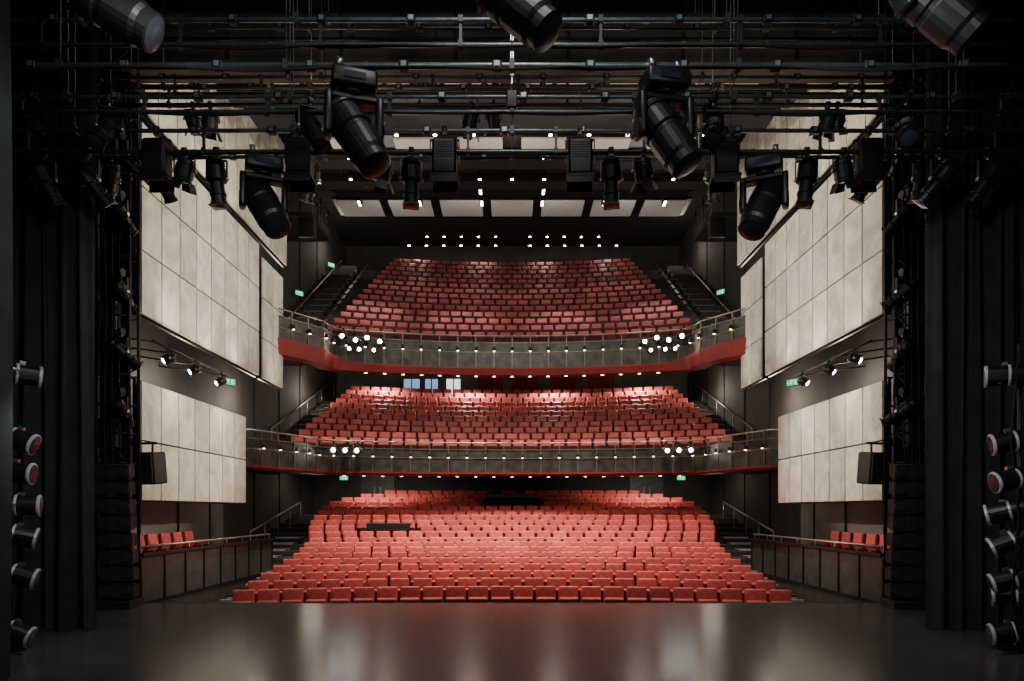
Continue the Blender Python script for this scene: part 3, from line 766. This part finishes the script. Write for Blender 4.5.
# ---- bars
def bar(y, zs, hw, r, mats, label, rung=None, cables=True, ztop=10.3, sag=0.02):
    root = empty("lighting_bar", (0, y, zs[0]), label=label, cat="lighting bar", group="overhead lighting bars")
    for z in zs:
        mb = MB(); mb.cyl((-hw, 0, z - zs[0]), (hw, 0, z - zs[0]), r, mats, n=12); mb.obj("tube", root)
    if rung:
        x = -hw + 0.3; f = None; L = max(zs) - min(zs)
        while x < hw:
            loc = (x, 0, (min(zs) + max(zs)) / 2 - zs[0])
            if f is None:
                m2 = MB(); m2.box((0, 0, 0), (0.03, 0.03, L), M_darksteel); m2.box((0, 0, L / 2), (0.05, 0.07, 0.07), M_darksteel); m2.box((0, 0, -L / 2), (0.05, 0.07, 0.07), M_darksteel)
                f = m2.obj("spacer", root, loc)
            else: rep(f, loc)
            x += rung
    if cables:
        f = None
        for k in range(5):
            x = -hw * 0.86 + k * hw * 0.43
            if f is None:
                m2 = MB(); m2.cyl((0, 0, 0), (0, 0, ztop - zs[0]), 0.007, M_steel, n=5); m2.box((0, 0, 0), (0.05, 0.09, 0.10), M_darksteel)
                f = m2.obj("suspension_cable", root, (x, 0, 0))
            else: rep(f, (x, 0, 0))
    f = None; x = -hw + 0.45
    while x < hw:
        if f is None:
            m2 = MB(); m2.box((0, 0, 0), (0.10, 0.08, 0.09), M_black, bev=0.01); m2.box((0, -0.045, 0), (0.05, 0.01, 0.05), M_steel)
            f = m2.obj("socket_outlet", root, (x, 0, 0))
        else: rep(f, (x, 0, 0))
        x += 0.93 + 0.05 * (y % 1)
    zl = min(zs) - zs[0]
    for q, (sg, nn) in enumerate(((sag, 9), (sag * 2.2, 5))):
        mb = MB(); pts = []; nseg = 90
        for i in range(nseg + 1):
            t = i / nseg; pts.append((-hw + 2 * hw * t, -0.03 - q * 0.02, zl - r - 0.005 - sg * abs(math.sin(t * math.pi * nn + y)) * (0.5 + 0.5 * math.sin(t * 23 + y + q))))
        mb.tube(pts, 0.011, M_blackm, 6); mb.obj("power_cable", root)
bar(7.0, [6.04], 5.25, 0.032, M_steel, "long steel lighting bar with clamped cables")
bar(7.5, [6.85, 6.58], 5.35, 0.026, M_steel, "twin tube steel ladder bar", rung=1.5)
bar(8.0, [6.32, 6.15], 5.9, 0.024, M_steel, "twin tube steel ladder bar", rung=1.4)
bar(8.75, [6.34, 6.08], 6.35, 0.026, M_steel, "twin tube steel ladder bar carrying lanterns", rung=1.1)
bar(10.2, [7.75, 7.5], 6.8, 0.024, M_darksteel, "dark steel ladder bar high above stage", rung=1.5)
bar(10.8, [7.05], 6.7, 0.022, M_darksteel, "dark steel lighting bar above stage", sag=0.03)
bar(6.0, [6.60], 4.9, 0.024, M_steel, "long steel lighting bar carrying three moving heads")
bar(11.4, [8.5, 8.2], 6.6, 0.03, M_darksteel, "dark steel ladder bar high above stage", rung=1.2)
bar(9.8, [8.35], 6.6, 0.024, M_steel, "steel lighting bar high above stage")
bar(10.6, [8.15, 7.9], 6.7, 0.026, M_darksteel, "dark steel ladder bar high above stage", rung=1.3)
bar(11.0, [9.3, 9.0], 6.7, 0.026, M_darksteel, "dark steel ladder bar high above stage", rung=1.3)

put(MH, (-1.58, 7.0, 6.04), (0, 0, 0.3), (R(-18), R(-28), 0), sc=1.06)
put(MH, (1.52, 7.0, 6.04), (0, 0, 0.2), (R(-18), R(-26), 0), sc=1.06)
put(MH, (-3.50, 6.0, 6.60), (0, 0, 0.0), (R(10), R(-62), 0))
put(MH, (0.0, 6.0, 6.60), (0, 0, 0.2), (R(-20), R(-42), 0))
put(MH, (3.60, 6.0, 6.60), (0, 0, 0.1), (R(-10), R(-45), 0))
put(MH, (-3.10, 8.75, 6.08), (0, 0, 0.4), (R(-30), R(-22), 0))
put(MH, (3.15, 8.75, 6.08), (0, 0, -0.4), (R(-25), R(20), 0))
for x in (-4.44, -2.65, -0.84, 0.85, 2.66, 4.45): put(FL, (x, 8.75, 6.34), (0, 0, random.uniform(-.05, .05)), (R(random.uniform(-4, 4)), 0, 0))
for x, a in ((-3.69, 4), (-1.26, 0), (1.24, 0), (3.68, -6)): put(PR, (x, 8.75, 6.08), (0, 0, random.uniform(-.3, .3)), (R(a), R(-a), 0))
for x, a in ((-4.09, 20), (-1.62, 6), (1.64, -8), (4.14, -15)): put(FR, (x, 8.75, 6.08), (0, 0, random.uniform(-.3, .3)), (R(15), R(a), 0), sc=0.9)
put(PR, (-5.85, 8.75, 6.08), (0, 0, 0.2), (R(20), R(-22), 0)); put(PR, (-5.3, 8.75, 6.08), (0, 0, 0.1), (R(35), R(-35), 0))
put(PR, (5.35, 8.75, 6.08), (0, 0, 0.2), (R(30), R(30), 0)); put(PR, (5.95, 8.75, 6.08), (0, 0, 0.1), (R(20), R(28), 0))
for x, a in ((-4.6, 25), (-2.3, -20), (2.3, 30), (4.5, 35)): put(PR, (x, 8.0, 6.32), (0, 0, 0.4), (R(-30), R(a), 0))
for x, a in ((-6.2, 15), (-5.4, -20), (-3.1, 15), (3.1, -18), (5.5, 20), (6.3, -10)): put(PR, (x, 10.8, 7.05), (0, 0, 0.2), (R(25), R(a), 0))
for x in (-4.4, -2.0, -0.6, 1.9, 4.6): put(FR, (x, 10.2, 7.5), (0, 0, 0.2), (R(25), R(10), 0))
for x in (-5.2, -3.3, -0.3, 2.9, 5.3): put(FR, (x, 11.4, 8.2), (0, 0, 0.2), (R(25), R(-10), 0))

# booms
for s in (-1, 1):
    root = empty("boom_stand", (s * 5.80, 8.0, 0), label="black vertical lighting boom on round base", cat="lighting stand")
    mb = MB(); mb.cyl((0, 0, 0.04), (0, 0, 3.5), 0.025, M_darksteel, n=10); mb.obj("pole", root)
    mb = MB(); mb.lathe([(0.25, 0.0), (0.25, 0.03), (0.06, 0.05), (0.04, 0.12)], M_black, 20); mb.obj("base", root)
    zs = (3.15, 2.5, 2.05, 1.70, 1.38, 0.90, 0.30) if s < 0 else (3.10, 2.45, 1.98, 1.62, 1.30, 0.90, 0.62, 0.28)
    f = None
    for zz in zs:
        if f is None:
            m2 = MB(); m2.cyl((0, 0, 0), (-s * 0.25, 0, 0), 0.018, M_darksteel, n=8); m2.box((0, 0, 0), (0.08, 0.08, 0.06), M_darksteel); f = m2.obj("side_arm", root, (0, 0, zz - 0.05))
        else: rep(f, (0, 0, zz - 0.05))
    for k, zz in enumerate(zs):
        yaw = R(random.uniform(5, 40))
        put(PA, (s * (5.86 + random.uniform(-.05, .05)), 7.90, zz + random.uniform(-.04, .04)), (0, R(random.uniform(-4, 26)), yaw if s < 0 else math.pi - yaw), None, sc=1.15)
    mb = MB(); mb.tube([(s * 5.72, 7.9, 3.4), (s * 5.6, 7.86, 2.4), (s * 5.68, 7.85, 1.5), (s * 5.6, 7.86, 0.5), (s * 5.7, 7.8, 0.03), (s * 5.4, 7.7, 0.015)], 0.012, M_blackm, 6)
    mb.obj("power_cable", label="black power cable trailing down the lighting boom", cat="cable")

# proscenium towers
for s in (-1, 1):
    root = empty("lighting_tower", (s * 6.78, 12.0, 0), label="dark steel lattice lighting tower beside proscenium", cat="lighting tower")
    mb = MB()
    for dx in (-0.3, 0.3):
        for dy in (-0.15, 0.15): mb.cyl((dx, dy, 0.0), (dx, dy, 9.3), 0.028, M_tower, n=8)
    mb.obj("upright", root)
    mb = MB(); z = 0.4; k = 0
    while z < 9.2:
        mb.cyl((-0.3, -0.15, z), (0.3, -0.15, z), 0.018, M_tower, n=6)
        mb.cyl((-0.3 if k % 2 else 0.3, -0.15, z), (0.3 if k % 2 else -0.3, -0.15, z + 0.5), 0.014, M_tower, n=6)
        mb.cyl((-0.3, 0.15, z), (0.3, 0.15, z), 0.018, M_tower, n=6)
        z += 0.5; k += 1
    mb.obj("lattice_brace", root)
    mb = MB(); mb.box((s * 0.1, 0.12, 4.7), (0.5, 0.04, 9.2), M_blackm); mb.obj("backing_panel", root)
    for zz in (2.9, 4.9, 6.9):
        mb = MB(); mb.box((s * 0.1, -0.05, zz), (0.34, 0.22, 0.5), M_black, bev=0.02)
        for q in range(4): mb.box((s * 0.1 - 0.1 + q * 0.07, -0.165, zz), (0.03, 0.01, 0.3), M_darksteel)
        mb.obj("dimmer_box", root)
    for q in range(4):
        mb = MB(); mb.tube([(-0.2 + q * 0.13, -0.2, 9.2), (-0.22 + q * 0.14, -0.24, 7), (-0.15 + q * 0.1, -0.22, 5), (-0.2 + q * 0.13, -0.25, 3), (-0.1 + q * 0.1, -0.22, 0.6)], 0.014, M_blackm, 6); mb.obj("power_cable", root)
    for zz, a in ((3.3, 30), (4.3, -20), (5.3, 25), (6.6, 10), (7.6, -25)):
        put(PR, (s * 6.55, 11.75, zz + 0.3), (0, 0, R(20) * s), (R(50), R(a), 0), "black profile spotlight clamped to a lattice tower")

# line arrays (curved stacks)
for s in (-1, 1):
    root = empty("line_array_speaker", (s * 6.46, 11.5, 0), (0, 0, -s * 0.15), label="tall curved stack of black line array loudspeaker cabinets", cat="loudspeaker")
    mb = MB(); mb.box((0, 0, 0.06), (0.56, 0.6, 0.12), M_blackm); mb.obj("base", root)
    for k in range(8):
        tl = -6 + k * 2.2
        Mx = Matrix.Translation((0, 0.10 * math.cos(k * 0.42), 0.27 + k * 0.28)) @ Matrix.Rotation(R(tl), 4, 'X')
        mb = MB()
        w = 0.25
        vs = []
        for yy, ww, hh in ((-0.2, w, 0.127), (0.22, w * 0.82, 0.095)):
            vs += [(-ww, yy, -hh), (ww, yy, -hh), (ww, yy, hh), (-ww, yy, hh)]
        mb.add(vs, [[0, 1, 2, 3], [7, 6, 5, 4], [0, 4, 5, 1], [1, 5, 6, 2], [2, 6, 7, 3], [3, 7, 4, 0]], M_blackm, Mx)
        mb.box((0, -0.205, 0), (0.16, 0.02, 0.22), M_grille, Mx)
        for q in (-0.165, 0.165):
            mb.cyl(Mx @ Vector((q, -0.20, 0)), Mx @ Vector((q, -0.215, 0)), 0.085, M_darksteel, n=16)
            mb.cyl(Mx @ Vector((q, -0.21, 0)), Mx @ Vector((q, -0.22, 0)), 0.072, M_grille, n=16)
        mb.box((0.245, -0.12, 0), (0.02, 0.06, 0.2), M_darksteel, Mx); mb.box((-0.245, -0.12, 0), (0.02, 0.06, 0.2), M_darksteel, Mx)
        mb.obj("speaker_cabinet", root)
    root = empty("hanging_loudspeaker", (s * 6.52, 12.7, 2.36), (0, 0, s * 0.25), label="black loudspeaker hung beside the lower wall panels", cat="loudspeaker")
    mb = MB(); mb.box((0, 0, 0), (0.34, 0.36, 0.58), M_black, Matrix.Rotation(R(6), 4, 'X'), bev=0.03); mb.obj("cabinet", root)
    mb = MB(); mb.box((0, -0.19, 0), (0.30, 0.02, 0.52), M_grille, Matrix.Rotation(R(6), 4, 'X')); mb.obj("grille", root)
    mb = MB(); mb.cyl((0, 0, 0.25), (0, 0, 0.45), 0.02, M_darksteel, n=8); mb.box((s * 0.15, 0, 0.45), (0.5, 0.04, 0.04), M_darksteel); mb.obj("bracket", root)

# side lamp arms between panel banks
for s in (-1, 1):
    mb = MB(); mb.tube([(s * 6.62, 12.9, H(3.12)), (s * 6.62, 16.4, H(3.12))], 0.024, M_tower)
    for k in range(4):
        yy = 13.0 + k * 1.1
        mb.cyl((s * 6.62, yy, H(3.12)), (s * 8.22, yy, H(3.35)), 0.018, M_tower, n=6)
    mb.obj("side_lighting_truss", label="dark steel lighting pipe between wall panel banks", cat="truss", group="side trusses")
    for yy in (13.5, 14.6, 15.9):
        put(FS, (s * 6.62, yy, H(3.12)), (0, 0, s * 0.9), (R(-60), 0, 0), "small spotlight with bright lens on side pipe", sc=0.75)

# balcony rail spots
for s in (-1, 1):
    for k, x in enumerate((4.35, 4.75, 5.1, 5.5)):
        yy = CC + math.sqrt(18.0 ** 2 - min(x, 5.6) ** 2) - 0.3
        put(FS, (s * x, yy, H(5.80) + 0.10 * (k % 2)), (0, 0, s * random.uniform(0, .25)), (R(-80), 0, 0), sc=0.85)
    for k, x in enumerate((4.55, 5.0, 5.3)):
        yy = CC + math.sqrt(18.0 ** 2 - x ** 2) - 0.28
        put(FS, (s * x, yy, H(5.48)), (0, 0, s * random.uniform(0, .25)), (R(-75), 0, 0), sc=0.7)
    for k, x in enumerate((4.95, 5.30, 5.65)):
        yy = CC + math.sqrt(17.5 ** 2 - x ** 2) - 0.3
        put(FS, (s * x, yy, H(2.15)), (0, 0, s * 0.1), (R(-80), 0, 0), sc=0.85)

mb = MB(); mb.cyl((0.0, 8.0, 6.1), (0.0, 8.0, 10.3), 0.012, M_chrome, n=6); mb.box((0, 8.0, 6.28), (0.12, 0.1, 0.2), M_black, bev=0.01)
for k in range(37): mb.box((0, 8.0, 6.5 + k * 0.1), (0.035 if k % 2 else 0.015, 0.015 if k % 2 else 0.035, 0.07), M_chrome)
mb.obj("hoist_chain", label="steel hoist chain holding up the lighting bars", cat="chain")

# ------------------------------------------------------------ lights
def spot(loc, tgt, e, ang=60, col=(1, 0.9, 0.76), blend=0.6, rad=0.15):
    l = bpy.data.lights.new("spot_lamp", 'SPOT'); l.energy = e; l.spot_size = R(ang); l.spot_blend = blend; l.color = col; l.shadow_soft_size = rad
    o = bpy.data.objects.new("spot_lamp", l); COL.objects.link(o); o.location = loc
    o.rotation_euler = (Vector(tgt) - Vector(loc)).to_track_quat('-Z', 'Y').to_euler()
def point(loc, e, col=(1, 0.88, 0.72), rad=0.1):
    l = bpy.data.lights.new("fill_point", 'POINT'); l.energy = e; l.color = col; l.shadow_soft_size = rad
    o = bpy.data.objects.new("fill_point", l); COL.objects.link(o); o.location = loc
WARM = (1, 0.89, 0.77); NEU = (1, 0.94, 0.86)
for x, k in ((-3.8, 0.9), (0, 1.2), (3.8, 0.9)):
    spot((x, 16.1, H(8.7)), (x * 0.9, 17.4, -0.3), 3700 * k, 66, WARM, 0.9, 0.2)
    spot((x, 19.1, H(9.6)), (x * 0.9, 22.2, 0.3), 4300 * k, 58, WARM, 0.9, 0.2)
for x in (-5, -1.7, 1.7, 5): spot((x, 25.2, H(1.65)), (x, 26.6, 0.4), 300, 150, WARM, 0.8, 0.1)
for x in (-5.5, -1.8, 1.8, 5.5):
    spot((x, 30.2, H(5.9)), (x, 30.0, H(3)), 780, 155, WARM, 0.9, 0.1)
    spot((x * 0.9, 24.4, H(10.9)), (x, 27.0, H(3.0)), 1150, 50, NEU, 0.8, 0.2)
for x in (-4.5, -1.5, 1.5, 4.5):
    spot((x, 27.6, H(11.4)), (x, 28.2, H(6.5)), 120, 115, WARM, 0.8, 0.1)
    spot((x, 33.4, H(12.7)), (x, 32.2, H(10)), 330, 90, WARM, 0.8, 0.1)
for x in (-4.5, -1.5, 1.5, 4.5):
    spot((x, 26.3, H(10.8)), (x * 1.1, 27.9, H(12.0)), 42, 140, NEU, 0.9, 0.2)  # unseen uplights added to brighten the reflector panels
for x in (-4, 0, 4):
    spot((x, 19.0, H(8.8)), (x, 18.3, H(9.6)), 7, 150, NEU, 0.9, 0.2)  # unseen uplights added for the narrow reflector row
point((-3.5, 17.5, H(5.5)), 120, NEU, 0.4); point((3.5, 17.5, H(5.5)), 120, NEU, 0.4)  # neutral fill added in mid-air, no fitting here
point((-4, 22.0, H(7.2)), 120, NEU, 0.4); point((4, 22.0, H(7.2)), 120, NEU, 0.4)  # second pair of added mid-air fill
PW = (1, 0.91, 0.74)
for s in (-1, 1):
    spot((-s * 5.0, 17.8, H(8.5)), (s * 6.9, 15.2, H(5.2)), 2900, 36, PW, 1.0, 0.2)
    spot((-s * 5.6, 20.5, H(5.9)), (s * 6.9, 15.3, H(1.4)), 5400, 27, PW, 1.0, 0.2)
    spot((-s * 5.0, 16.0, H(8.2)), (s * 6.9, 16.5, H(9.0)), 1700, 60, PW, 0.9, 0.2)
    for yy in (13.9, 15.6, 17.3):
        spot((s * 6.25, yy, H(3.35)), (s * 7.0, yy + 0.4, H(5.2)), 55, 110, PW, 1.0, 0.08)
        spot((s * 6.3, yy, H(7.2)), (s * 7.05, yy + 0.4, H(9.2)), 34, 110, PW, 1.0, 0.08)
    spot((s * 6.2, 20.2, H(3.4)), (s * 7.0, 20.2, H(5.0)), 36, 110, PW, 1.0, 0.08)
    for yy in (14.2, 16.4):
        spot((s * 6.2, yy, H(2.75)), (s * 7.0, yy + 0.2, H(1.4)), 42, 110, PW, 1.0, 0.08)
    point((s * 7.5, 16.0, H(2.95)), 70, (1, 0.88, 0.7), 0.2)  # from here on, points are fill added so the side walls show
    point((s * 7.6, 20.5, H(3.2)), 90, (1, 0.88, 0.7), 0.3)
    point((s * 7.6, 22.4, H(7.0)), 60, (1, 0.88, 0.7), 0.3)
    point((s * 7.3, 25.5, H(0.9)), 18, (1, 0.88, 0.7), 0.4)
    point((s * 7.6, 27.5, H(4.7)), 60, (1, 0.88, 0.7), 0.3)
    point((s * 7.4, 30.5, H(11.4)), 50, (1, 0.88, 0.7), 0.3)
    spot((s * 5.5, 20.0, H(3.3)), (s * 6.0, 22.6, H(4.9)), 40, 120, (1, 0.85, 0.7), 0.9, 0.4)  # side fill spot added below the upper balcony edge
spot((0, 16.0, H(7.5)), (0, 23.8, H(5.2)), 330, 75, NEU, 0.9, 0.3)
spot((0, 16.0, H(6.5)), (0, 23.5, H(1.7)), 300, 70, NEU, 0.9, 0.3)
COOL = (0.93, 0.97, 1.0)
spot((0, 4.5, 9.0), (0, 8.5, 0), 420, 125, (1.0, 0.98, 0.96), 0.9, 0.8)  # overhead work light added to lift the stage floor
for s in (-1, 1):
    spot((s * 3, 0.5, 7.0), (s * 3, 8.5, 5.8), 190, 100, COOL, 0.9, 0.5)  # cool fill added above the camera for the rig
    spot((s * 2.2, 5.2, 5.8), (s * 6.2, 9.0, 2.6), 190, 110, COOL, 0.9, 0.4)  # cool light added to bring out the side curtains
    spot((s * 4.2, 6.6, 2.6), (s * 5.8, 8.0, 1.6), 22, 120, COOL, 0.9, 0.15)  # small fill added next to each boom
    spot((s * 3.5, 9.4, 5.0), (s * 6.6, 11.7, 3.0), 60, 120, NEU, 0.9, 0.3)  # light added so speaker stacks and towers are visible
    spot((s * 3, 9.0, 6.0), (s * 3, 12.4, 10.2), 130, 130, (1, 0.88, 0.74), 0.9, 0.3)  # unseen light added to brighten the header

w = bpy.data.worlds.new("world"); scene.world = w; w.use_nodes = True
w.node_tree.nodes["Background"].inputs[0].default_value = (0.92, 0.96, 1, 1); w.node_tree.nodes["Background"].inputs[1].default_value = 0.016

cam = bpy.data.cameras.new("camera"); co = bpy.data.objects.new("camera", cam); COL.objects.link(co)
co.location = (0, 0, EYE); co.rotation_euler = (R(90), 0, 0); cam.sensor_width = 36; cam.lens = 24.61; cam.shift_y = 0.1655; cam.clip_end = 200; cam.clip_start = 0.05
scene.camera = co
